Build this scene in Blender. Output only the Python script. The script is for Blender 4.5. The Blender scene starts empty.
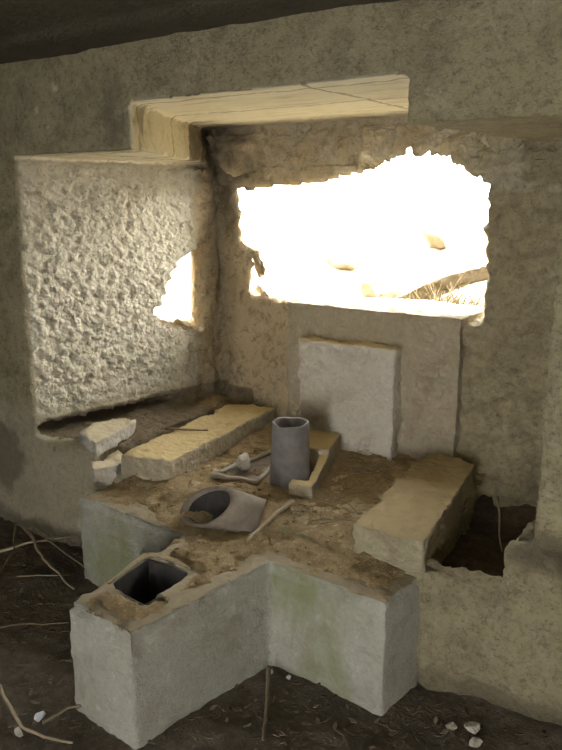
import bpy, bmesh, math, random
from mathutils import Vector, Matrix, noise
from mathutils.geometry import convex_hull_2d
random.seed(7)
S = bpy.context.scene
COL = S.collection
PI = math.pi

# ---------------------------------------------------------------- helpers
def fbm(p, f, o=3):
    return noise.fractal(Vector((p[0]*f, p[1]*f, p[2]*f)), 0.9, 2.0, o)

def sstep(a, b, x):
    if a == b: return 0.0 if x < a else 1.0
    t = max(0.0, min(1.0, (x-a)/(b-a)))
    return t*t*(3-2*t)

def band(a, b, x, s):
    return sstep(a-s, a+s, x)*(1-sstep(b-s, b+s, x))

def add_prism(bm, pts, z0, z1):
    """vertical prism; z0 / z1 numbers or functions of (x, y)"""
    f0 = z0 if callable(z0) else (lambda x, y: z0)
    f1 = z1 if callable(z1) else (lambda x, y: z1)
    area = sum(pts[i][0]*pts[(i+1) % len(pts)][1]-pts[(i+1) % len(pts)][0]*pts[i][1] for i in range(len(pts)))
    if area < 0: pts = pts[::-1]
    lo = [bm.verts.new((x, y, f0(x, y))) for x, y in pts]
    hi = [bm.verts.new((x, y, f1(x, y))) for x, y in pts]
    n = len(pts)
    for i in range(n):
        j = (i+1) % n
        bm.faces.new((lo[i], lo[j], hi[j], hi[i]))
    bm.faces.new(hi); bm.faces.new(lo[::-1])

def add_prism_y(bm, pts, y0, y1):
    """prism extruded along y from an outline in (x, z)"""
    area = sum(pts[i][0]*pts[(i+1) % len(pts)][1]-pts[(i+1) % len(pts)][0]*pts[i][1] for i in range(len(pts)))
    if area < 0: pts = pts[::-1]
    a = [bm.verts.new((x, y0, z)) for x, z in pts]
    b = [bm.verts.new((x, y1, z)) for x, z in pts]
    n = len(pts)
    for i in range(n):
        j = (i+1) % n
        bm.faces.new((a[i], a[j], b[j], b[i]))
    bm.faces.new(b[::-1]); bm.faces.new(a)
    bmesh.ops.recalc_face_normals(bm, faces=bm.faces)

def box_pts(x0, x1, y0, y1): return [(x0, y0), (x1, y0), (x1, y1), (x0, y1)]

def add_tube(bm, pts, radii, seg=8, cap=True):
    pts = [Vector(p) for p in pts]
    rings = []
    up = Vector((0.13, 0.21, 0.97))
    for i, p in enumerate(pts):
        t = (pts[min(i+1, len(pts)-1)]-pts[max(i-1, 0)]).normalized()
        a = t.cross(up)
        if a.length < 1e-3: a = t.cross(Vector((1, 0, 0)))
        a.normalize(); b = t.cross(a)
        r = radii[i] if isinstance(radii, (list, tuple)) else radii
        rings.append([bm.verts.new(p+(a*math.cos(2*PI*k/seg)+b*math.sin(2*PI*k/seg))*r) for k in range(seg)])
    for q in range(len(rings)-1):
        for k in range(seg):
            bm.faces.new((rings[q][k], rings[q][(k+1) % seg], rings[q+1][(k+1) % seg], rings[q+1][k]))
    if cap:
        bm.faces.new(rings[0][::-1]); bm.faces.new(rings[-1])

def mesh_of(bm, name='m'):
    me = bpy.data.meshes.new(name)
    bmesh.ops.recalc_face_normals(bm, faces=bm.faces)
    bm.to_mesh(me); bm.free()
    return me

def evaluate(me, mods):
    """apply (type, settings) modifiers to a mesh and return a new mesh"""
    o = bpy.data.objects.new('work', me); COL.objects.link(o)
    tmp = []
    for typ, kw in mods:
        m = o.modifiers.new('m', typ)
        for k, v in kw.items():
            if k == 'object':
                c = bpy.data.objects.new('cutter', v); COL.objects.link(c); tmp.append(c); v = c
            setattr(m, k, v)
    dg = bpy.context.evaluated_depsgraph_get(); dg.update()
    out = bpy.data.meshes.new_from_object(o.evaluated_get(dg))
    bpy.data.objects.remove(o)
    for c in tmp: bpy.data.objects.remove(c)
    return out

def cut(me, cutters):
    return evaluate(me, [('BOOLEAN', dict(operation='DIFFERENCE', solver='EXACT', use_self=True, object=c)) for c in cutters])

def voxel(me, size):
    return evaluate(me, [('REMESH', dict(mode='VOXEL', voxel_size=size, use_smooth_shade=True))])

def displace(me, fn):
    """move every vertex along its normal by fn(co, normal)"""
    nn = [v.normal.copy() for v in me.vertices]
    off = [fn(v.co, n) for v, n in zip(me.vertices, nn)]
    for v, n, d in zip(me.vertices, nn, off): v.co += n*d
    me.update()

def smooth(me):
    for p in me.polygons: p.use_smooth = True

def paint(me, fn):
    """per-vertex kind-of-material weights read by the shader"""
    at = me.color_attributes.new('kind', 'FLOAT_COLOR', 'POINT')
    for i, v in enumerate(me.vertices):
        at.data[i].color = fn(v.co, v.normal)

def obj(name, me, mat=None, parent=None, loc=None):
    me.name = name
    o = bpy.data.objects.new(name, me); COL.objects.link(o)
    if mat: me.materials.clear(); me.materials.append(mat)
    if parent: o.parent = parent
    if loc is not None: o.location = loc
    return o

def tag(o, label, cat, group=None, kind=None):
    o['label'] = label; o['category'] = cat
    if group: o['group'] = group
    if kind: o['kind'] = kind
    return o

def struct(o, label=None):
    o['kind'] = 'structure'
    if label: o['label'] = label
    return o

# ---------------------------------------------------------------- materials
class NT:
    def __init__(s, name, rough=0.9):
        s.m = bpy.data.materials.new(name); s.m.use_nodes = True
        s.t = s.m.node_tree; s.b = s.t.nodes['Principled BSDF']
        s.b.inputs['Roughness'].default_value = rough
        s.b.inputs['Specular IOR Level'].default_value = 0.25
        s.geo = s.t.nodes.new('ShaderNodeNewGeometry')
        s.tc = s.t.nodes.new('ShaderNodeTexCoord')
        s.co = s.tc.outputs['Object']
    def n(s, t): return s.t.nodes.new(t)
    def l(s, a, b): s.t.links.new(a, b)
    def noise(s, scale, detail=6, rough=0.6, dist=0.0, stretch=None):
        t = s.n('ShaderNodeTexNoise')
        t.inputs['Scale'].default_value = scale; t.inputs['Detail'].default_value = detail
        t.inputs['Roughness'].default_value = rough; t.inputs['Distortion'].default_value = dist
        if stretch:
            mp = s.n('ShaderNodeMapping'); mp.inputs['Scale'].default_value = stretch
            s.l(s.co, mp.inputs['Vector']); s.l(mp.outputs['Vector'], t.inputs['Vector'])
        else: s.l(s.co, t.inputs['Vector'])
        return t.outputs['Fac']
    def voro(s, scale, feature='F1', out='Distance', rnd=1.0):
        t = s.n('ShaderNodeTexVoronoi'); t.feature = feature
        t.inputs['Scale'].default_value = scale
        t.inputs['Randomness'].default_value = rnd
        s.l(s.co, t.inputs['Vector'])
        return t.outputs[out]
    def ramp(s, v, a, b, ca=(0, 0, 0), cb=(1, 1, 1)):
        r = s.n('ShaderNodeValToRGB'); e = r.color_ramp.elements
        e[0].position = a; e[1].position = b
        e[0].color = (*ca, 1); e[1].color = (*cb, 1)
        s.l(v, r.inputs['Fac']); return r.outputs['Color']
    def mix(s, f, a, b, mode='MIX'):
        m = s.n('ShaderNodeMix'); m.data_type = 'RGBA'; m.blend_type = mode
        for val, key in ((f, 0), (a, 6), (b, 7)):
            if isinstance(val, (int, float)): m.inputs[key].default_value = val
            elif isinstance(val, tuple): m.inputs[key].default_value = (*val, 1)
            else: s.l(val, m.inputs[key])
        return m.outputs[2]
    def math(s, op, a, b=0.0):
        m = s.n('ShaderNodeMath'); m.operation = op; m.use_clamp = False
        for val, key in ((a, 0), (b, 1)):
            if isinstance(val, (int, float)): m.inputs[key].default_value = val
            else: s.l(val, m.inputs[key])
        return m.outputs[0]
    def attr(s):
        a = s.n('ShaderNodeVertexColor'); a.layer_name = 'kind'
        sp = s.n('ShaderNodeSeparateColor'); s.l(a.outputs['Color'], sp.inputs[0])
        return list(sp.outputs)+[a.outputs['Alpha']]
    def up(s):
        sp = s.n('ShaderNodeSeparateXYZ'); s.l(s.geo.outputs['Normal'], sp.inputs[0]); return sp.outputs
    def done(s, col, height=None, dist=0.01, strength=1.0):
        s.l(col, s.b.inputs['Base Color'])
        if height is not None:
            bp = s.n('ShaderNodeBump'); bp.inputs['Distance'].default_value = dist
            bp.inputs['Strength'].default_value = strength
            s.l(height, bp.inputs['Height']); s.l(bp.outputs['Normal'], s.b.inputs['Normal'])
        return s.m

def concrete(name, ca, cb, stain=(0.2, 0.16, 0.1), stain_amt=0.6, algae=None, bump=0.014, sc=1.0, top=None):
    k = NT(name)
    c = k.mix(k.noise(2.2*sc, 5), ca, cb)
    c = k.mix(k.math('MULTIPLY', k.ramp(k.noise(7*sc, 8, 0.7, 0.6), 0.5, 0.72), stain_amt), c, stain)
    c = k.mix(k.math('MULTIPLY', k.ramp(k.noise(60, 4, 0.7), 0.45, 0.75), 0.35), c, tuple(x*0.55 for x in ca))
    c = k.mix(k.math('MULTIPLY', k.ramp(k.noise(33, 3, 0.6), 0.6, 0.72), 0.35), c, tuple(min(1, x*1.35) for x in cb))
    if algae:
        a = k.ramp(k.noise(4.2, 5, 0.65, 0.3, (1, 1, 0.55)), 0.45, 0.66)
        side = k.math('SUBTRACT', k.math('SUBTRACT', 1.0, k.math('ABSOLUTE', k.up()[2])), k.math('MULTIPLY', k.math('MAXIMUM', k.up()[0], 0.0), 0.8))
        c = k.mix(k.math('MULTIPLY', k.math('MULTIPLY', a, side), 0.75), c, algae)
    if top:   # soil and dust lie on upward faces
        t = k.ramp(k.math('ADD', k.up()[2], k.math('MULTIPLY', k.math('SUBTRACT', k.noise(14, 5), 0.5), 0.7)), 0.55, 0.85)
        c = k.mix(k.math('MULTIPLY', t, 0.85), c, k.mix(k.noise(20, 5), top[0], top[1]))
    h = k.math('ADD', k.math('MULTIPLY', k.noise(22, 8, 0.7), 1.0), k.math('MULTIPLY', k.noise(95, 5, 0.7), 0.45))
    return k.done(c, h, bump, 1.0)

def soil(name, ca, cb, sc=30, bump=0.012):
    k = NT(name, 0.97)
    c = k.mix(k.ramp(k.noise(sc, 8, 0.7), 0.35, 0.7), ca, cb)
    c = k.mix(k.math('MULTIPLY', k.ramp(k.noise(3.5, 4), 0.4, 0.7), 0.5), c, tuple(x*0.6 for x in ca))
    c = k.mix(k.math('MULTIPLY', k.ramp(k.noise(120, 3, 0.6), 0.64, 0.74), 0.6), c, tuple(min(1, x*2.1) for x in cb))
    h = k.math('ADD', k.noise(45, 8, 0.75), k.math('MULTIPLY', k.noise(140, 4, 0.7), 0.5))
    return k.done(c, h, bump)

def plain(name, ca, cb, sc=20, bump=0.003, rough=0.85, stretch=None):
    k = NT(name, rough)
    c = k.mix(k.ramp(k.noise(sc, 6, 0.65, 0, stretch), 0.35, 0.7), ca, cb)
    return k.done(c, k.noise(sc*3, 6, 0.7, 0, stretch), bump)

def wall_material():
    k = NT('old_concrete_wall', 0.92)
    kind = k.attr()
    # face of the wall: grey brown concrete with damp blotches
    a = k.mix(k.noise(1.7, 5), (0.35, 0.30, 0.165), (0.48, 0.42, 0.26))
    a = k.mix(k.math('MULTIPLY', k.ramp(k.noise(4.5, 8, 0.7, 0.8), 0.48, 0.7), 0.6), a, (0.15, 0.125, 0.08))
    a = k.mix(k.math('MULTIPLY', k.ramp(k.noise(36, 8, 0.85), 0.49, 0.62), 0.62), a, (0.12, 0.1, 0.062))
    a = k.mix(k.math('MULTIPLY', k.ramp(k.noise(24, 6, 0.75), 0.55, 0.68), 0.5), a, (0.52, 0.47, 0.34))
    a = k.mix(k.math('MULTIPLY', k.ramp(k.noise(70, 4, 0.7), 0.56, 0.66), 0.4), a, (0.09, 0.075, 0.05))
    # pebble-dashed panel: cream chips in brown mortar
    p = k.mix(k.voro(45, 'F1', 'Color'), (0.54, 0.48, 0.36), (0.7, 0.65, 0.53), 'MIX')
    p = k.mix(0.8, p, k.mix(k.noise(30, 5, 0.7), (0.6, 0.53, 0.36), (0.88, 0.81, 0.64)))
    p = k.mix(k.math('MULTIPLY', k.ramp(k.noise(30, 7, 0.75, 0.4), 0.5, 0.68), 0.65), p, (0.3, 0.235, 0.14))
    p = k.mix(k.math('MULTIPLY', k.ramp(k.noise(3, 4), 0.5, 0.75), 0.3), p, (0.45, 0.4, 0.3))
    # board-marked soffits: pale yellow, streaks along the boards
    w = k.mix(k.noise(6, 5, 0.6, 0.2, (1, 9, 9)), (0.74, 0.67, 0.46), (0.88, 0.82, 0.62))
    w = k.mix(k.math('MULTIPLY', k.ramp(k.noise(3.5, 5, 0.6, 0.3, (1, 5, 5)), 0.52, 0.7), 0.5), w, (0.38, 0.29, 0.17))
    sep = k.n('ShaderNodeSeparateXYZ'); k.l(k.co, sep.inputs[0])
    for ax, f, off in ((1, 2.6, 0.42), (0, 0.9, 0.2)):
        wob = k.math('MULTIPLY', k.noise(9, 3), 0.05)
        fr = k.math('FRACT', k.math('ADD', k.math('ADD', k.math('MULTIPLY', sep.outputs[ax], f), off), wob))
        w = k.mix(k.math('MULTIPLY', k.math('LESS_THAN', fr, 0.035 if ax else 0.018), 0.6), w, (0.25, 0.18, 0.1))
    # recess: ochre earth-stained rubble, base tone lifted to imitate haze
    b = k.mix(k.noise(5, 6, 0.7), (0.5, 0.39, 0.22), (0.68, 0.56, 0.36))
    b = k.mix(k.math('MULTIPLY', k.ramp(k.noise(18, 8, 0.8, 0.5), 0.49, 0.63), 0.7), b, (0.16, 0.105, 0.06))
    b = k.mix(k.math('MULTIPLY', k.ramp(k.noise(30, 6, 0.75), 0.53, 0.66), 0.7), b, (0.62, 0.52, 0.36))
    c = k.mix(kind[2], a, b)
    c = k.mix(kind[1], c, w)
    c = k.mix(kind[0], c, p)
    c = k.mix(k.math('MULTIPLY', kind[3], 0.8), c, k.mix(k.noise(20, 5, 0.7), (0.07, 0.055, 0.035), (0.14, 0.11, 0.075)))  # alpha channel: dark stains and painted corner shade
    # bump
    vor = k.voro(42, 'F1')
    h = k.math('ADD', k.noise(20, 8, 0.72), k.math('MULTIPLY', k.noise(80, 5, 0.7), 0.5))
    hp = k.math('MULTIPLY', k.math('SUBTRACT', 1.0, vor), 1.3)
    hh = k.math('ADD', k.math('MULTIPLY', h, k.math('SUBTRACT', 1.15, kind[1])), k.math('MULTIPLY', hp, kind[0]))
    return k.done(c, hh, 0.02)

M = {}
M['wall'] = wall_material()
M['shell'] = concrete('room_concrete', (0.27, 0.24, 0.17), (0.34, 0.3, 0.22), (0.15, 0.12, 0.08), 0.6)
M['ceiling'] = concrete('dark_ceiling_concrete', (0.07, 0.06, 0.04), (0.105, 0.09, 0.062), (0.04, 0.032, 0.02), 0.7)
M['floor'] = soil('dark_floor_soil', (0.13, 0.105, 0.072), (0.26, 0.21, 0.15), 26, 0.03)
M['soil'] = soil('loose_brown_soil', (0.26, 0.185, 0.09), (0.47, 0.36, 0.195), 30, 0.014)
M['plinth'] = concrete('plinth_concrete', (0.34, 0.325, 0.26), (0.46, 0.445, 0.38), (0.23, 0.195, 0.13), 0.65,
                       algae=(0.2, 0.22, 0.085), top=((0.24, 0.185, 0.105), (0.37, 0.3, 0.185)))
M['block_ochre'] = concrete('ochre_dusted_concrete', (0.38, 0.325, 0.215), (0.48, 0.42, 0.3), (0.25, 0.18, 0.1), 0.55,
                            top=((0.5, 0.38, 0.17), (0.62, 0.49, 0.25)))
M['block_brown'] = concrete('brown_dusted_concrete', (0.31, 0.265, 0.165), (0.42, 0.37, 0.25), (0.17, 0.13, 0.075), 0.7,
                            top=((0.33, 0.25, 0.12), (0.43, 0.34, 0.18)))
M['sill'] = concrete('sill_concrete', (0.34, 0.285, 0.19), (0.45, 0.39, 0.28), (0.22, 0.165, 0.1), 0.6)
M['step'] = concrete('step_concrete', (0.52, 0.475, 0.38), (0.64, 0.59, 0.5), (0.36, 0.28, 0.19), 0.5,
                     top=((0.6, 0.5, 0.27), (0.68, 0.58, 0.35)))
M['plaster'] = concrete('pale_plaster', (0.48, 0.44, 0.36), (0.58, 0.54, 0.45), (0.33, 0.26, 0.16), 0.4,
                        top=((0.55, 0.46, 0.28), (0.65, 0.57, 0.38)))
M['pipe'] = plain('grey_asbestos_cement', (0.135, 0.125, 0.112), (0.215, 0.2, 0.182), 14, 0.002)
M['pipe_brown'] = plain('soil_stained_cement', (0.14, 0.115, 0.085), (0.25, 0.21, 0.165), 12, 0.003)
M['stick'] = plain('dry_wood', (0.27, 0.22, 0.14), (0.38, 0.31, 0.2), 40, 0.002, stretch=(1, 1, 1))
M['darkstick'] = plain('grey_dead_wood', (0.15, 0.12, 0.075), (0.24, 0.19, 0.12), 40, 0.002)
M['metal'] = plain('weathered_tin', (0.34, 0.31, 0.25), (0.46, 0.43, 0.36), 25, 0.001, 0.6)
M['stone'] = concrete('pale_stone', (0.5, 0.46, 0.38), (0.6, 0.56, 0.47), (0.36, 0.3, 0.2), 0.4)
M['white'] = plain('white_litter', (0.75, 0.76, 0.8), (0.85, 0.86, 0.9), 20, 0.001, 0.6)
M['straw'] = plain('dry_straw', (0.12, 0.085, 0.035), (0.2, 0.15, 0.07), 30, 0.001)
M['bank'] = soil('sunlit_pale_earth', (0.46, 0.38, 0.24), (0.64, 0.56, 0.41), 6, 0.04)
M['bankstone'] = concrete('sunlit_limestone', (0.2, 0.16, 0.1), (0.3, 0.25, 0.175), (0.1, 0.065, 0.03), 0.7)

# ---------------------------------------------------------------- the embrasure wall
V0 = 2.07
def floor_z(x, y):
    return 0.42+0.09*sstep(-2.25, -2.6, x)

bm = bmesh.new()
add_prism(bm, box_pts(-3.7, 1.0, V0, 3.42), -0.05, 2.2)
add_prism(bm, [(-0.6, 2.045), (1.0, 2.02), (1.0, 2.3), (-0.6, 2.3)], 0.38, 0.6)      # thickened foot of the right pier
wall = mesh_of(bm)
cutters = []
def cutter(fn):
    b = bmesh.new(); fn(b); bmesh.ops.triangulate(b, faces=b.faces); cutters.append(mesh_of(b))
# wide recess below the lintel
cutter(lambda b: add_prism(b, [(-2.83, 1.9), (-2.83, 2.07), (-2.66, 3.0), (-2.6, 3.14), (-2.3, 3.14), (-2.3, 1.9)], 0.51, 1.775))
cutter(lambda b: add_prism(b, [(-2.44, 1.9), (-2.44, 2.3), (-2.43, 3.14), (-1.35, 3.14), (-1.18, 3.0), (-0.7, 3.0), (-0.5, 2.9), (-0.53, 2.07), (-0.53, 1.9)], 0.42, 1.775))
cutter(lambda b: add_prism(b, [(-1.1, 1.9), (-1.1, 2.98), (-0.7, 2.98), (-0.5, 2.88), (-0.53, 1.9)], 1.6, 1.81))
# higher part of the recess
cutter(lambda b: add_prism(b, [(-2.105, 1.95), (-2.105, 2.07), (-2.6, 3.12), (-1.3, 3.12), (-1.15, 2.98), (-0.9, 2.9), (-0.985, 2.07), (-0.985, 1.95)], 1.5, 1.945))
# pit beside the right block
cutter(lambda b: add_prism(b, [(-0.9, 2.16), (-0.62, 2.16), (-0.58, 2.97), (-1.0, 2.97)], 0.27, 0.6))
# broken opening through the outer wall
OPEN = [(-2.40, 1.645), (-2.15, 1.672), (-1.9, 1.69), (-1.63, 1.742), (-1.52, 1.80), (-1.40, 1.825), (-1.25, 1.785), (-1.055, 1.675),
        (-1.045, 1.4), (-1.045, 1.085), (-2.19, 1.085), (-2.25, 1.14), (-2.23, 1.25), (-2.28, 1.33), (-2.38, 1.36)]
def splay(b, o, lx):
    """opening that widens towards the outside"""
    mx = -1.05; w = 1.35
    rows = []
    for y, k in ((2.85, 0.0), (3.11, 0.0), (3.9, 1.0)):
        rows.append([b.verts.new((x-k*lx*(mx-x)/w, y, z+k*0.12*(1 if z > 1.5 else -0.05))) for x, z in o])
    n = len(o)
    for q in range(2):
        for i in range(n): b.faces.new((rows[q][i], rows[q][(i+1) % n], rows[q+1][(i+1) % n], rows[q+1][i]))
    b.faces.new(rows[0][::-1]); b.faces.new(rows[2])
    bmesh.ops.recalc_face_normals(b, faces=b.faces)
cutter(lambda b: splay(b, OPEN, 0.85))
cutter(lambda b: splay(b, [(-2.33, 1.10), (-2.235, 1.09), (-2.26, 1.27), (-2.33, 1.33)], 0.85))
# crack between splayed side and pier
cutter(lambda b: add_prism(b, [(-2.60, 3.02), (-2.53, 3.02), (-2.535, 3.19), (-2.615, 3.2)], 0.5, 1.86))
# gap broken through the splayed side at the left pier
def breach(b):
    # outline along the splay: (y, z), pushed outwards to the left
    pr = [(2.66, 1.03), (2.71, 0.955), (2.99, 0.895), (3.0, 1.40), (2.93, 1.315), (2.83, 1.26), (2.74, 1.12)]
    a = [b.verts.new((-2.55, y, z)) for y, z in pr]
    c = [b.verts.new((-4.2, y+1.1+(0.35 if y > 2.9 else 0), z+(0.05 if z > 1.1 else -0.1))) for y, z in pr]
    n = len(pr)
    for i in range(n): b.faces.new((a[i], a[(i+1) % n], c[(i+1) % n], c[i]))
    b.faces.new(a[::-1]); b.faces.new(c)
cutter(breach)
cutter(lambda b: add_prism(b, [(-2.7, 2.10), (-2.86, 2.10), (-2.97, 2.3), (-2.86, 2.85), (-2.62, 2.98)], 0.50, 0.565))
wall = cut(wall, cutters)
bm = bmesh.new(); bm.from_mesh(wall)
add_prism(bm, [(-0.605, 2.045), (-0.2, 2.03), (-0.2, 2.3), (-0.59, 2.3)], 0.36, lambda x, y: 0.59+0.02*(x+0.6))
wall = mesh_of(bm)
wall = voxel(wall, 0.0125)
wall = evaluate(wall, [('SMOOTH', dict(factor=0.5, iterations=1))])

def on_panel(co):      # splayed pebble-dashed side on the left
    x, y, z = co
    sx = -2.83+0.19*(y-V0)/0.93
    return sstep(0.07, 0.03, abs(x-sx))*band(V0+0.02, 3.03, y, 0.012)*band(0.6, 1.755, z, 0.03)
def in_recess(co):
    x, y, z = co
    return band(V0+0.05, 3.6, y, 0.05)*band(-3.0, -0.4, x, 0.05)*band(0.3, 2.0, z, 0.05)
def wall_disp(co, n):
    x, y, z = co
    if y > 3.3 or x < -3.3 or x > 0.5 or z > 2.17: return 0.0
    pan = on_panel(co)
    rec = in_recess(co)
    soff = 1.0 if n.z < -0.7 else 0.0
    d = 0.010*fbm(co, 5)+0.006*fbm(co, 17)+0.003*fbm(co, 45, 2)
    d += rec*(1-soff)*(0.25 if (n.x > 0.3 and z > 1.76 and x < -2.0) else 1.0)*(0.02*fbm(co, 6, 4)+0.015*fbm(co, 20, 3)+0.006*fbm(co, 45, 2))
    if pan > 0.01:
        f1 = noise.voronoi(Vector(co)*25)[0]
        d = d*(1-pan)+pan*(0.006*fbm(co, 4)+0.042*(0.45-f1[0])+0.012*fbm(co, 36, 2))
    if soff > 0: d *= 0.35
    # rubble overhang above the opening
    if y > 2.85 and z > 1.66 and n.y < -0.3:
        f1 = noise.voronoi(Vector(co)*11)[0]
        d += sstep(1.66, 1.8, z)*(0.06*fbm(co, 5)+0.08*(0.55-f1[0])+0.03*fbm(co, 18))*(0.35+0.65*sstep(1.70, 1.86, z))+0.03
        d += 0.09*sstep(0.17, 0.05, math.hypot(x+2.38, (z-1.86)*1.1))
    # masonry in the recess right of the opening
    if y > 2.6 and x > -1.15 and z < 1.7 and n.y < -0.8:
        f1 = noise.voronoi(Vector((x, y, z*1.4))*7)[0]
        d += sstep(-1.06, -0.98, x)*1.0* (0.07*min(0.4, f1[1]-f1[0])-0.02+0.008*fbm(co, 14))
    # chipped, undercut foot of the wall
    if z < 0.14 and n.y < -0.5:
        d -= 0.03*sstep(0.13, 0.0, z)*(0.7+fbm(co, 6))
    return d
displace(wall, wall_disp)
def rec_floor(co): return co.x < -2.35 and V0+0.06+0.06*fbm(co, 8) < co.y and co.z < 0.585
def wall_kind(co, n):
    x, y, z = co
    p = on_panel(co)
    w = 0.0
    if n.z < -0.6 and z > 1.68 and y > V0-0.02:
        w = (1.0-0.75*sstep(2.8, 3.05, y))*sstep(-0.95, -1.02, x)
    b = in_recess(co)*(1-p)*(1-w)
    if n.z < -0.3 and z < 1.6: b = 1
    if z > 1.76 and x < -2.0 and n.x > 0.3: b *= sstep(2.65, 3.05, y+0.3*fbm(co, 6)); w = max(w, 0.55*(1-b))
    # lower left plaster is paler
    if y < V0+0.05: b = 0
    lowleft = band(-3.3, -2.2, x, 0.12)*sstep(0.75, 0.5, z+0.15*fbm(co, 3))*(1-b)*(1-p) if y < 2.2 else 0
    p = max(p, 0.45*lowleft)
    # rubble above the opening painted paler to imitate glare
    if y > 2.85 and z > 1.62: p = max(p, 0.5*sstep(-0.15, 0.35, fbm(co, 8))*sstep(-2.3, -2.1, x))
    stain_shade = 0.0
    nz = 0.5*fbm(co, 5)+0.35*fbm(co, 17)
    if y > 2.95 and x < -2.3: stain_shade = max(stain_shade, sstep(0.16, 0.03, abs(x+2.52)+0.08*nz)*sstep(1.2, 1.6, z+0.3*nz), 0.5*sstep(0.14, 0.03, abs(x+2.55)+0.08*nz))  # pier corner: dark stain at the top, corner shade painted down the band
    if y > 2.75 and z > 1.7 and x < -2.15: stain_shade = max(stain_shade, sstep(0.2, 0.05, math.hypot(x+2.42, z-1.84)+0.1*nz))
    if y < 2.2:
        stain_shade = max(stain_shade, 0.8*sstep(0.16, 0.02, math.hypot((x+2.21)*1.6, (z-1.9)*0.8)+0.12*nz))
        stain_shade = max(stain_shade, 0.75*sstep(0.22, 0.12, math.hypot((x+3.08)*1.2, z-0.36)+0.1*nz))
        stain_shade = max(stain_shade, 0.7*sstep(0.12, 0.03, z+0.06*nz))
    if y < 2.4 and x > -0.62 and 0.5 < z < 0.72: stain_shade = max(stain_shade, 0.9*sstep(0.16, 0.05, math.hypot((x+0.45)*0.8, (z-0.6)*1.6)+0.12*nz))
    if y > 2.6 and x > -1.15 and z < 1.7:
        f1 = noise.voronoi(Vector((x, y, z*1.4))*7)[0]
        stain_shade = max(stain_shade, 0.3*sstep(0.16, 0.04, f1[1]-f1[0]+0.1*nz))
    if rec_floor(co): stain_shade = max(stain_shade, 0.85)
    grey = sstep(-1.35, -1.0, x)
    return p, w, b*(1-0.8*grey), stain_shade
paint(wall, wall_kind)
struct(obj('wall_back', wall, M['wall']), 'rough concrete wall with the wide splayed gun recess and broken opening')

# ---------------------------------------------------------------- rest of the room
def grid(name, x0, x1, y0, y1, step, zf, mat, keep=None):
    bm = bmesh.new()
    nx = int(round((x1-x0)/step)); ny = int(round((y1-y0)/step))
    vs = {}
    for i in range(nx+1):
        for j in range(ny+1):
            x = x0+(x1-x0)*i/nx; y = y0+(y1-y0)*j/ny
            if keep and not keep(x, y): continue
            vs[i, j] = bm.verts.new((x, y, zf(x, y)))
    for i in range(nx):
        for j in range(ny):
            q = [(i, j), (i+1, j), (i+1, j+1), (i, j+1)]
            if all(k in vs for k in q): bm.faces.new([vs[k] for k in q])
    me = bpy.data.meshes.new(name)
    loose = [v for v in bm.verts if not v.link_faces]
    bmesh.ops.delete(bm, geom=loose, context='VERTS')
    bm.to_mesh(me); bm.free(); smooth(me)
    return obj(name, me, mat)

def floor_h(x, y):
    p = (x, y, 0)
    h = 0.02*fbm(p, 3)+0.012*fbm(p, 11)+0.007*fbm(p, 34, 2)
    return h*0.8
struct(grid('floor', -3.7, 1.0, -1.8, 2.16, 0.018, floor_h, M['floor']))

bm = bmesh.new()
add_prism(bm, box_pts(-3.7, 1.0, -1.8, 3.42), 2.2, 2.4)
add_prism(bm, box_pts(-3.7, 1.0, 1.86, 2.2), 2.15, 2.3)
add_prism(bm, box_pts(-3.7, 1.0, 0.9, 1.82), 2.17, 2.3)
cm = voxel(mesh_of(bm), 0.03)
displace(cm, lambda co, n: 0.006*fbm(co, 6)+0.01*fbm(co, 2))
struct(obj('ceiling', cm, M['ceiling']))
for nm, pts in (('wall_left', box_pts(-3.9, -3.68, -1.8, 3.42)), ('wall_right', box_pts(0.98, 1.2, -1.8, 3.42))):
    bm = bmesh.new(); add_prism(bm, pts, -0.05, 2.4)
    struct(obj(nm, mesh_of(bm), M['shell']))
bm = bmesh.new()
DX0, DX1, DZ = -0.5, 0.25, 1.85
add_prism(bm, box_pts(-3.9, DX0, -2.0, -1.78), -0.05, 2.4)
add_prism(bm, box_pts(DX1, 1.2, -2.0, -1.78), -0.05, 2.4)
add_prism(bm, box_pts(DX0, DX1, -2.0, -1.78), DZ, 2.4)
struct(obj('wall_rear', mesh_of(bm), M['shell']), 'rear concrete wall with the open doorway')

def seg_in(poly, x, y):
    ins = False; d = 9
    n = len(poly)
    for i in range(n):
        (x0, y0), (x1, y1) = poly[i], poly[(i+1) % n]
        if (y0 > y) != (y1 > y) and x < (x1-x0)*(y-y0)/(y1-y0)+x0: ins = not ins
        dx, dy = x1-x0, y1-y0
        t = max(0, min(1, ((x-x0)*dx+(y-y0)*dy)/(dx*dx+dy*dy)))
        d = min(d, math.hypot(x-x0-t*dx, y-y0-t*dy))
    return d if ins else -d
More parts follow.
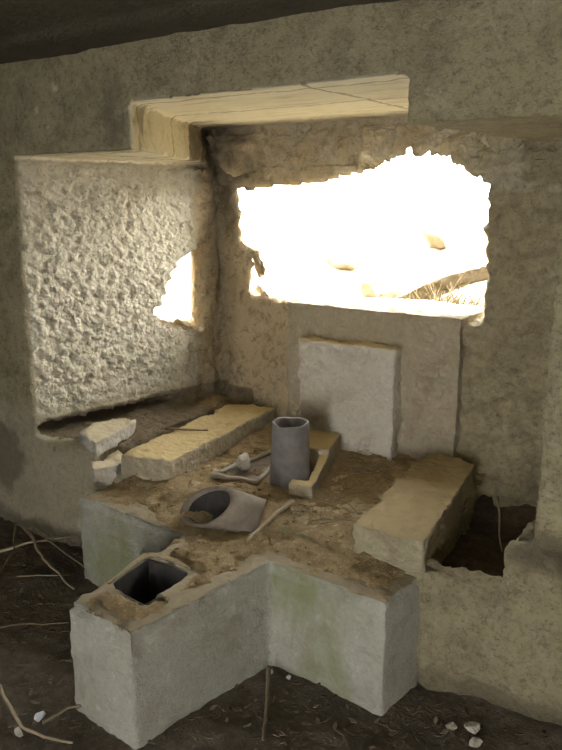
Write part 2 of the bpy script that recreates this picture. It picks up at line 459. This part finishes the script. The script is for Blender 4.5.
# ---------------------------------------------------------------- concrete gun plinth (T shaped)
bm = bmesh.new()
PLAN = [(-1.715, 1.325), (-1.425, 1.305), (-1.345, 1.885), (-0.9, 1.865), (-0.872, 2.09), (-2.34, 2.09), (-2.335, 1.9), (-1.735, 1.87)]
add_prism(bm, PLAN, -0.03, 0.392)
pm = mesh_of(bm)
b = bmesh.new(); add_prism(b, [(-1.70, 1.66), (-1.675, 1.47), (-1.515, 1.455), (-1.52, 1.665)], 0.16, 0.6); c1 = mesh_of(b)
pm = voxel(cut(pm, [c1]), 0.01)
def plinth_disp(co, n):
    x, y, z = co
    d = 0.005*fbm(co, 6)+0.002*fbm(co, 25)
    if z > 0.36: d += 0.008*fbm(co, 14)-0.004
    ed = min(seg_in(PLAN, x, y)+0.004, 0.03) if z > 0.36 else 0.03
    if z > 0.36: d -= (0.03-ed)*(0.35+0.5*fbm(co, 10))
    d += 0.003*sstep(0.285, 0.275, z+0.004*fbm(co, 5))
    # chipped outer edges of the stem
    if z > 0.3 and y < 1.5: d -= 0.03*max(0, fbm(co, 7)-0.15)
    # shutter-board step in the sides
    if abs(n.z) < 0.4: d += 0.0025*(1 if math.sin(z*38) > 0.9 else 0)
    return d
displace(pm, plinth_disp)
plinth = tag(obj('concrete_plinth', pm, M['plinth']), 'low T-shaped concrete gun plinth rising from the dark earth floor', 'plinth')
# raised rim at the back of the square socket
bm = bmesh.new()
add_tube(bm, [(-1.69, 1.465, 0.388), (-1.698, 1.55, 0.397), (-1.707, 1.645, 0.403), (-1.69, 1.67, 0.404), (-1.6, 1.682, 0.404), (-1.525, 1.68, 0.395)], [0.006, 0.008, 0.011, 0.012, 0.010, 0.006], 8)
rm = voxel(mesh_of(bm), 0.006); displace(rm, lambda co, n: 0.004*fbm(co, 30))
rim = obj('socket_rim', rm, M['block_brown'], plinth); rim['label'] = 'low mortar rim behind the square socket'

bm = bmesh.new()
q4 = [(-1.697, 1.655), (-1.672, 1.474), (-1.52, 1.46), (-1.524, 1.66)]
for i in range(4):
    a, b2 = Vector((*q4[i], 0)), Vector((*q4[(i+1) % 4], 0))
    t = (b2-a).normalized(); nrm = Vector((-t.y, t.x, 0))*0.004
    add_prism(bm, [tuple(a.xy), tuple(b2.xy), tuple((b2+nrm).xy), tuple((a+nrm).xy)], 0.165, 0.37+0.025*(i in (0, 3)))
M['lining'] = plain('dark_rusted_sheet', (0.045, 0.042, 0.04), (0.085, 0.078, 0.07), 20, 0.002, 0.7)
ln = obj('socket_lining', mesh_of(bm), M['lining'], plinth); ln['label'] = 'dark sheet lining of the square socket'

# ---------------------------------------------------------------- loose soil on plinth and ledge
SOIL = [(-1.70, 1.335), (-1.44, 1.325), (-1.36, 1.9), (-0.92, 1.885), (-0.885, 2.1), (-1.0, 3.1), (-2.6, 3.1), (-2.46, 2.6), (-2.44, 2.2), (-2.3, 2.08), (-2.31, 1.92), (-1.72, 1.89)]
HOLE = [(-1.725, 1.70), (-1.70, 1.445), (-1.49, 1.43), (-1.495, 1.69)]
def soil_z(x, y):
    e = seg_in(SOIL, x, y)
    p = (x, y, 0.3)
    base = 0.392+0.028*sstep(2.02, 2.12, y)+0.09*sstep(-2.42, -2.55, x)*sstep(2.0, 2.1, y)
    h = 0.014+0.018*fbm(p, 5)+0.012*fbm(p, 16)+0.006*fbm(p, 45, 2)
    h += 0.02*math.exp(-((x+1.68)**2+(y-2.0)**2)/0.03)+0.03*sstep(2.5, 3.05, y)
    h += 0.05*math.exp(-((x+1.54)**2+(y-2.10)**2)/0.005)
    h -= 0.03*sstep(0.09, 0.0, e+0.03*fbm(p, 9))
    h -= 0.06*sstep(0.10, 0.05, abs(x+1.62))*sstep(0.065, 0.04, abs(y-2.01-0.5*(x+1.66)))
    hh = seg_in(HOLE, x, y)
    h -= 0.035*sstep(-0.03, 0.01, hh)
    return base+h
def soil_keep(x, y):
    base = 0.392+0.028*sstep(2.02, 2.12, y)+0.09*sstep(-2.42, -2.55, x)*sstep(2.0, 2.1, y)
    return seg_in(SOIL, x, y) > -0.01 and soil_z(x, y) > base-0.012
tag(grid('loose_soil', -2.8, -0.85, 1.3, 3.12, 0.011, soil_z, M['soil'], soil_keep), 'loose brown soil lying over the plinth top and recess floor', 'soil', kind='stuff')
def pit_z(x, y):
    p = (x, y, 0.8)
    return 0.29+0.02*fbm(p, 6)+0.012*fbm(p, 20)+0.05*sstep(2.8, 3.05, y)
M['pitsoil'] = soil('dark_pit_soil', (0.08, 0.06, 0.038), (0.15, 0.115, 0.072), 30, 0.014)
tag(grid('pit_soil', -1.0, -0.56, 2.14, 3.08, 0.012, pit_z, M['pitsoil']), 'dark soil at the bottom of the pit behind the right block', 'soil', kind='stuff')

# ---------------------------------------------------------------- concrete blocks
def block(name, quad, z0, z1, mat, label, cat, vox=0.0065, amp=1.0, extra=None, group=None):
    cx = sum(p[0] for p in quad)/len(quad); cy = sum(p[1] for p in quad)/len(quad)
    bm = bmesh.new()
    add_prism(bm, [(x-cx, y-cy) for x, y in quad], lambda x, y: 0.0, z1-z0)
    if extra: extra(bm, cx, cy, z0)
    me = voxel(mesh_of(bm), vox)
    def d(co, n):
        q = Vector((co.x+cx*3, co.y+cy*5, co.z))
        return amp*(0.010*fbm(q, 6)+0.007*fbm(q, 20)+0.004*fbm(q, 55, 2)-0.02*max(0, fbm(q, 9)-0.25))
    displace(me, d)
    return tag(obj(name, me, mat, loc=(cx, cy, z0)), label, cat, group)

block('concrete_block', [(-2.285, 2.095), (-2.055, 2.155), (-2.15, 3.06), (-2.40, 3.0)], 0.405, 0.525, M['block_ochre'],
      'long ochre-dusted concrete block left of the grey standing pipe', 'block', group='long blocks flanking the gun channel')
block('concrete_block', [(-1.125, 2.055), (-0.865, 2.07), (-0.985, 2.86), (-1.215, 2.9)], 0.405, 0.522, M['block_brown'],
      'long brown concrete block beside the dark pit on the right', 'block', group='long blocks flanking the gun channel')
block('sill_block', [(-2.0, 2.95), (-1.115, 2.95), (-1.125, 3.38), (-2.0, 3.38)], 0.40, 1.11, M['sill'],
      'wide concrete block forming the sill of the bright opening', 'sill', amp=0.9)
block('sill_step', [(-1.865, 2.85), (-1.375, 2.86), (-1.38, 2.96), (-1.865, 2.96)], 0.40, 0.958, M['step'],
      'lower concrete step with a yellowish top against the sill block', 'step', amp=1.1)
# broken pale plaster lumps on the left ledge
block('plaster_slab', [(-2.60, 2.13), (-2.40, 2.06), (-2.44, 2.22), (-2.50, 2.40), (-2.62, 2.40)], 0.50, 0.565, M['plaster'],
      'broken pale plaster slab on the ledge left of the ochre block', 'rubble', vox=0.007, amp=1.3)
block('plaster_lump', [(-2.52, 2.11), (-2.36, 2.0), (-2.30, 2.08), (-2.36, 2.2), (-2.47, 2.25)], 0.40, 0.475, M['plaster'],
      'small pale plaster lump below the broken slab at the ledge edge', 'rubble', vox=0.007, amp=1.5)

# broken L-shaped channel piece beside the standing pipe
bm = bmesh.new()
ax = Vector((-0.145, 0.47)).normalized(); sd = Vector((-ax.y, ax.x))          # along, and to the left
def loc2(a, s): p = Vector((-1.465, 2.34))+ax*a+sd*s; return (p.x, p.y)
add_prism(bm, [loc2(0, 0), loc2(0, 0.13), loc2(0.5, 0.16), loc2(0.5, 0)], 0.40, 0.43)
add_prism(bm, [loc2(0.28, 0), loc2(0.28, 0.16), loc2(0.52, 0.17), loc2(0.52, 0)], 0.40, 0.545)
add_prism(bm, [loc2(0, 0), loc2(0, 0.10), loc2(0.06, 0.10), loc2(0.06, 0)], 0.40, 0.485)
add_prism(bm, [loc2(0, 0), loc2(0, 0.04), loc2(0.34, 0.04), loc2(0.34, 0)], 0.40, lambda x, y: 0.465+0.075*sstep(2.45, 2.72, y))
for v in bm.verts: v.co -= Vector((-1.55, 2.6, 0.405))
lm = voxel(mesh_of(bm), 0.007)
displace(lm, lambda co, n: 0.006*fbm(co, 9)+0.003*fbm(co, 30))
tag(obj('concrete_fragment', lm, M['block_ochre'], loc=(-1.55, 2.6, 0.405)), 'broken L-shaped concrete fragment tucked behind the standing pipe', 'rubble')

# ---------------------------------------------------------------- pipes
bm = bmesh.new()
seg = 40
prof = [(0.09, 0.0), (0.087, 0.05), (0.080, 0.16), (0.077, 0.28), (0.0775, 0.292), (0.074, 0.296), (0.066, 0.292), (0.068, 0.16), (0.07, 0.02), (0.02, 0.02)]
rings = [[bm.verts.new((r*math.cos(2*PI*k/seg), r*math.sin(2*PI*k/seg), z+(0.003*math.sin(2*PI*k/seg*2+1)+0.002*math.sin(2*PI*k/seg*5) if z > 0.25 else 0))) for k in range(seg)] for r, z in prof]
for q in range(len(rings)-1):
    for k in range(seg): bm.faces.new((rings[q][k], rings[q][(k+1) % seg], rings[q+1][(k+1) % seg], rings[q+1][k]))
bm.faces.new(rings[-1]); bm.faces.new(rings[0][::-1])
me = mesh_of(bm); smooth(me)
tag(obj('standing_pipe', me, M['pipe'], loc=(-1.632, 2.435, 0.405)), 'short grey pipe standing upright with its open end up', 'pipe')

# lying pipe, cut off obliquely, half sunk in the soil
bm = bmesh.new()
seg = 48
d = Vector((0.88, 0.44, -0.2)).normalized(); nm = Vector((-0.23, -0.67, 0.71)).normalized()
u = d.cross(Vector((0, 0, 1))).normalized(); v2 = u.cross(d)
def mouth(r, back):
    out = []
    for k in range(seg):
        a = 2*PI*k/seg
        p = u*(r*math.cos(a))+v2*(r*math.sin(a))
        p = p+d*(-p.dot(nm)/d.dot(nm))
        out.append(p+d*back*(1.0+0.12*math.sin(3*a)))
    return out
def square(r, at):
    return [u*(r*math.cos(2*PI*k/seg))+v2*(r*math.sin(2*PI*k/seg))+d*at for k in range(seg)]
RN = [[bm.verts.new(p) for p in ps] for ps in (square(0.066, 0.2), mouth(0.070, 0.018), mouth(0.073, 0.004), mouth(0.080, -0.003), mouth(0.087, 0.004), mouth(0.083, 0.04), square(0.079, 0.17), square(0.075, 0.215))]
for a, b2 in zip(RN, RN[1:]):
    for k in range(seg): bm.faces.new((a[k], a[(k+1) % seg], b2[(k+1) % seg], b2[k]))
bm.faces.new(RN[0]); bm.faces.new(RN[-1])
me = mesh_of(bm); smooth(me)
M['bore'] = plain('shaded_sooty_bore', (0.03, 0.027, 0.024), (0.06, 0.053, 0.046), 20, 0.002)  # soot plus the shade inside the pipe, put into the bore colour
lp = tag(obj('lying_pipe', me, M['pipe_brown'], loc=(-1.705, 1.973, 0.475)), 'obliquely cut grey pipe lying half sunk in soil on the plinth', 'pipe')
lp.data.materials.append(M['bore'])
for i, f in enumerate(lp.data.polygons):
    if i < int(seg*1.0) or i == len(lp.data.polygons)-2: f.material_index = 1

# ---------------------------------------------------------------- tin frame with a stone
tr = bpy.data.objects.new('tin_tray', None); COL.objects.link(tr); tr.location = (-1.86, 2.43, 0.43)
tag(tr, 'broken triangular tin tray lying beside the ochre block', 'tray')
L = [(-0.08, -0.14), (0.135, -0.10), (0.01, 0.26), (-0.04, 0.29)]
bm = bmesh.new(); add_prism(bm, L, 0.0, 0.006); obj('tray_base', mesh_of(bm), M['pipe_brown'], tr)
for a, b2, r in ((L[0], L[1], 0.013), (L[1], L[2], 0.010), (L[3], L[0], 0.010)):
    bm = bmesh.new()
    pts = [(a[0]+(b2[0]-a[0])*t/6, a[1]+(b2[1]-a[1])*t/6, 0.014+0.004*math.sin(t*2.1)) for t in range(7)]
    add_tube(bm, pts, r, 8); me = mesh_of(bm); smooth(me)
    obj('tray_rim', me, M['metal'], tr)

def rock(name, size, loc, mat, label, cat, seed, group=None, rough=1.0, flat=True):
    rnd = random.Random(seed)
    bm = bmesh.new()
    bmesh.ops.create_icosphere(bm, subdivisions=4, radius=1.0)
    planes = [(Vector((rnd.gauss(0, 1), rnd.gauss(0, 1), rnd.gauss(0, 1))).normalized(), rnd.uniform(0.55, 0.85)) for _ in range(11)]
    for v in bm.verts:
        for n, d in planes:
            e = v.co.dot(n)-d
            if e > 0: v.co -= n*e
    for v in bm.verts:
        q = v.co+Vector((seed*1.7, 0, seed))
        v.co *= 1+rough*(0.07*fbm(q, 2)+0.03*fbm(q, 7))
    zmin = min(v.co.z for v in bm.verts)
    for v in bm.verts: v.co = Vector((v.co.x*size[0], v.co.y*size[1], (v.co.z-zmin)*size[2]))
    me = mesh_of(bm); smooth(me)
    o = obj(name, me, mat, loc=loc); o.rotation_euler[2] = rnd.uniform(0, 6)
    return tag(o, label, cat, group)
rock('stone', (0.05, 0.042, 0.042), (-1.865, 2.42, 0.437), M['stone'], 'pale rounded stone sitting on the broken tin tray', 'stone', 3)

# ---------------------------------------------------------------- sticks
def stick(name, pts, r, mat, label, seed, wob=0.006, group=None):
    rnd = random.Random(seed)
    P = [Vector(p) for p in pts]; Q = []
    for i in range(len(P)-1):
        m = 8
        for t in range(m): Q.append(P[i].lerp(P[i+1], t/m))
    Q.append(P[-1])
    o0 = P[0].copy()
    Q = [q-o0+Vector((fbm(q+Vector((seed, 0, 0)), 9, 2), fbm(q+Vector((0, seed, 0)), 9, 2), 0.4*fbm(q, 9, 2)))*wob for q in Q]
    rr = [r*(1-0.45*i/len(Q))*(1+0.12*rnd.uniform(-1, 1)) for i in range(len(Q))]
    bm = bmesh.new(); add_tube(bm, Q, rr, 7)
    me = mesh_of(bm); smooth(me)
    return tag(obj(name, me, mat, loc=o0), label, 'stick', group)
stick('stick', [(-1.475, 2.215, 0.462), (-1.46, 2.05, 0.46), (-1.445, 1.89, 0.437)], 0.011, M['stick'], 'pale stick lying on the soil right of the lying pipe', 1)
stick('stick', [(-2.36, 2.45, 0.535), (-2.168, 2.54, 0.538)], 0.006, M['darkstick'], 'thin dark stick lying on top of the ochre block', 2, 0.002)
stick('stick', [(-0.84, 2.72, 0.46), (-0.80, 2.63, 0.39), (-0.76, 2.55, 0.32)], 0.005, M['darkstick'], 'thin stick leaning in the dark pit', 3)
G = 'fallen twigs on the earth floor by the left wall'
fl = [([(-2.86, 1.72, 0.03), (-2.72, 1.93, 0.06), (-2.58, 2.05, 0.08)], 0.011, 'twig running from the left picture edge towards the wall, uppermost'),
      ([(-2.84, 1.97, 0.09), (-2.55, 1.86, 0.05), (-2.27, 1.79, 0.03)], 0.011, 'longest twig slanting from the wall foot to the plinth side'),
      ([(-2.78, 1.98, 0.10), (-2.6, 1.96, 0.06), (-2.36, 1.93, 0.045)], 0.009, 'twig along the wall foot ending at the left plinth arm'),
      ([(-2.88, 1.96, 0.11), (-2.72, 1.83, 0.05), (-2.62, 1.65, 0.03)], 0.008, 'short twig by the left picture edge pointing toward the viewer'),
      ([(-2.56, 1.72, 0.03), (-2.47, 1.8, 0.028), (-2.38, 1.86, 0.03)], 0.005, 'thin pale twig lying flat below the crossed twigs'),
      ([(-2.30, 1.44, 0.025), (-2.2, 1.54, 0.028), (-2.10, 1.62, 0.028)], 0.005, 'thin twig pointing at the plinth stem from the left')]
for i, (pts, r, lab) in enumerate(fl): stick('twig', pts, r*0.7, M['stick' if i in (0, 1, 4) else 'darkstick'], lab, 10+i, 0.012, G)
stick('stick', [(-1.292, 1.80, 0.05), (-1.2, 1.66, 0.028), (-1.127, 1.534, 0.022)], 0.008, M['darkstick'], 'straight stick on the floor in the inner corner of the plinth', 20)
stick('branch', [(-2.08, 1.27, 0.03), (-1.9, 1.20, 0.035), (-1.75, 1.15, 0.035), (-1.66, 1.16, 0.03), (-1.58, 1.20, 0.025)], 0.007, M['stick'], 'bent branch on the dark floor at the bottom left corner', 21)
stick('twig', [(-1.72, 1.20, 0.03), (-1.70, 1.28, 0.04), (-1.64, 1.36, 0.03)], 0.006, M['darkstick'], 'dark twig crossing the floor left of the plinth foot', 22)

# litter and rubble on the floor
rock('paper_scrap', (0.022, 0.016, 0.014), (-1.755, 1.218, 0.015), M['white'], 'crumpled white scrap on the dark floor left of the plinth', 'litter', 31)
rock('paper_scrap', (0.03, 0.012, 0.01), (-1.745, 1.135, 0.02), M['stone'], 'flat pale scrap beside the bent branch at bottom left', 'litter', 32)
for i, (x, y, s, lab) in enumerate(((-0.63, 1.955, 0.028, 'largest white lump of rubble at the foot of the right wall'),
                                    (-0.69, 1.93, 0.02, 'small white lump left of the largest at the right wall foot'),
                                    (-0.60, 1.90, 0.024, 'white lump in front of the largest at the right wall foot'))):
    rock('rubble_lump', (s, s*0.8, s*0.6), (x, y, floor_h(x, y)-0.004), M['stone'], lab, 'rubble', 40+i, 'pale rubble at the right wall foot')
for i, (x, y, s, lab) in enumerate(((-1.297, 1.814, 0.012, 'pale pebble at the inner corner of the plinth beside the stick'),
                                    (-1.23, 1.83, 0.010, 'second tiny pale pebble by the front face of the right arm'))):
    rock('pebble', (s, s, s*0.8), (x, y, 0.012), M['stone'], lab, 'pebble', 50+i, 'pebbles at the plinth corner')

rnd = random.Random(77); bm = bmesh.new()
for _ in range(1500):
    x = rnd.uniform(-2.95, -0.3); y = rnd.uniform(0.95, 2.05)
    if seg_in(PLAN, x, y) > -0.01: continue
    s0 = rnd.uniform(0.004, 0.013); a = rnd.uniform(0, 6.28)
    c = Vector((x, y, floor_h(x, y)+0.004)); tx = Vector((math.cos(a), math.sin(a), rnd.uniform(-0.4, 0.4))); ty = Vector((-math.sin(a), math.cos(a), rnd.uniform(-0.4, 0.4)))
    up = Vector((0, 0, 0.0025))
    o4 = [c+tx*s0*1.5, c+ty*s0*0.6, c-tx*s0*1.5, c-ty*s0*0.6]
    lo = [bm.verts.new(p) for p in o4]; hi = [bm.verts.new(p+up) for p in o4]
    bm.faces.new(lo[::-1]); bm.faces.new(hi)
    for i in range(4): bm.faces.new((lo[i], lo[(i+1) % 4], hi[(i+1) % 4], hi[i]))
M['litter'] = plain('dead_leaf_litter', (0.085, 0.067, 0.045), (0.2, 0.16, 0.11), 9, 0.002)
tag(obj('leaf_litter', mesh_of(bm), M['litter']), 'dead leaf crumbs scattered over the dark earth floor', 'litter', kind='stuff')

rnd = random.Random(123); bm = bmesh.new()
for _ in range(900):
    x = rnd.uniform(-2.4, -0.9); y = rnd.uniform(1.32, 3.0)
    if seg_in(SOIL, x, y) < 0.015 or seg_in(HOLE, x, y) > -0.005: continue
    r = rnd.uniform(0.003, 0.009)*(1.4 if rnd.random() < 0.08 else 1)
    m4 = Matrix.Translation((x, y, soil_z(x, y)+r*0.3)) @ Matrix.Rotation(rnd.uniform(0, 6), 4, 'Z') @ Matrix.Diagonal((r*1.3, r, r*0.8, 1))
    g = bmesh.ops.create_icosphere(bm, subdivisions=1, radius=1.0, matrix=m4)
    for v in g['verts']: v.co += Vector((rnd.uniform(-1, 1), rnd.uniform(-1, 1), rnd.uniform(-1, 1)))*r*0.25
tag(obj('soil_crumbs', mesh_of(bm), M['soil']), 'crumbs of earth and mortar scattered on the plinth soil', 'soil', kind='stuff')

# dry straw in the channel between the blocks
def straw(bm, x, y, z, ln, rnd, lift=0.5, r=0.0022):
    a = rnd.uniform(0, 2*PI); up = rnd.uniform(0.0, lift)
    d = Vector((math.cos(a), math.sin(a), up)).normalized()
    p0 = Vector((x, y, z)); p2 = p0+d*ln; p1 = (p0+p2)/2+Vector((rnd.uniform(-1, 1), rnd.uniform(-1, 1), rnd.uniform(0, 1)))*ln*0.14
    add_tube(bm, [p0, p1, p2], [r, r, r*0.5], 4)
rnd = random.Random(5); bm = bmesh.new()
for _ in range(60):
    x = rnd.gauss(-1.36, 0.09); y = rnd.uniform(2.12, 2.95)
    if seg_in(SOIL, x, y) < 0.02: continue
    straw(bm, x, y, soil_z(x, y)+0.004, rnd.uniform(0.05, 0.15), rnd, 0.25, 0.0015)
for _ in range(30):
    x = rnd.uniform(-2.05, -1.7); y = rnd.uniform(2.5, 3.0)
    straw(bm, x, y, soil_z(x, y)+0.004, rnd.uniform(0.04, 0.12), rnd, 0.2, 0.0015)
me = mesh_of(bm); smooth(me)
tag(obj('dry_straw', me, M['darkstick']), 'dry straw strewn over the soil between the two long blocks', 'straw', kind='stuff')

# ---------------------------------------------------------------- outside the opening
def bank_z(x, y):
    p = (x, y, 2.0)
    return 0.92+0.42*sstep(3.6, 6.5, y)+0.09*fbm(p, 1.3)+0.04*fbm(p, 5)+0.018*fbm(p, 15)
struct(grid('ground', -9.0, 1.5, 3.4, 9.0, 0.05, bank_z, M['bank']), 'pale sunlit bank outside the opening')
# arched slab over stones
bm = bmesh.new()
arc = []
for i in range(15):
    t = i/14; arc.append((-1.80+0.85*t, 1.06+0.22*math.sin(PI*0.5*min(1, t*1.3))))
inner = [(x+0.01, z-0.075) for x, z in arc]
add_prism_y(bm, arc+inner[::-1], 3.72, 4.1)
sm = voxel(mesh_of(bm), 0.012); displace(sm, lambda co, n: 0.01*fbm(co, 6)+0.004*fbm(co, 24))
tag(obj('stone_slab', sm, M['bankstone']), 'curved pale stone slab outside at the right of the opening', 'slab')
rk = [(-2.25, 4.4, 0.12, 'brown-edged rock outside near the middle of the opening'),
      (-1.95, 3.98, 0.10, 'small ochre rock outside at the left end of the curved slab'),
      (-1.52, 3.86, 0.10, 'rock outside tucked under the curved slab'),
      (-2.75, 4.9, 0.2, 'large pale rock outside at the left of the opening'),
      (-2.3, 5.4, 0.16, 'pale rock farther up the bank outside')]
for i, (x, y, s, lab) in enumerate(rk):
    rock('rock', (s, s*0.8, s*0.8), (x, y, bank_z(x, y)-0.03), M['bankstone'], lab, 'rock', 60+i, 'rocks on the bank outside', 1.5)
rnd = random.Random(9); bm = bmesh.new()
for _ in range(420):
    x = rnd.gauss(-1.36, 0.14); y = rnd.uniform(3.42, 3.7)
    straw(bm, x, y, bank_z(x, y)+0.01, rnd.uniform(0.12, 0.3), rnd, 2.2, 0.003)
me = mesh_of(bm); smooth(me)
tag(obj('dry_grass', me, M['straw']), 'pale dry grass outside below the curved slab', 'grass', kind='stuff')

# ---------------------------------------------------------------- light
w = bpy.data.worlds.new('overcast'); S.world = w; w.use_nodes = True
bg = w.node_tree.nodes['Background']
bg.inputs['Color'].default_value = (1.0, 0.995, 0.98, 1); bg.inputs['Strength'].default_value = 26.0
w.cycles.sampling_method = 'AUTOMATIC'
dl = bpy.data.lights.new('doorway_daylight', 'AREA'); dl.shape = 'RECTANGLE'
dl.size = DX1-DX0; dl.size_y = DZ; dl.energy = 3; dl.color = (0.95, 0.98, 1.0)
do = bpy.data.objects.new('doorway_daylight', dl); COL.objects.link(do)
do.location = ((DX0+DX1)/2, -1.9, DZ/2); do.rotation_euler = (math.radians(90), 0, 0)

# ---------------------------------------------------------------- camera
cam = bpy.data.cameras.new('camera'); co = bpy.data.objects.new('camera', cam); COL.objects.link(co)
cam.sensor_fit = 'VERTICAL'; cam.sensor_height = 24.0; cam.lens = 24.0*740/750
cam.clip_start = 0.02
co.location = (0, 0, 1.6)
co.rotation_euler = (PI/2-math.atan(177/740), 0, math.radians(34.6))
S.camera = co
S.cycles.sample_clamp_indirect = 6.0
S.view_settings.view_transform = 'Standard'; S.view_settings.look = 'None'
S.view_settings.gamma = 1.0; S.view_settings.use_curve_mapping = False
S.view_settings.exposure = 0.1
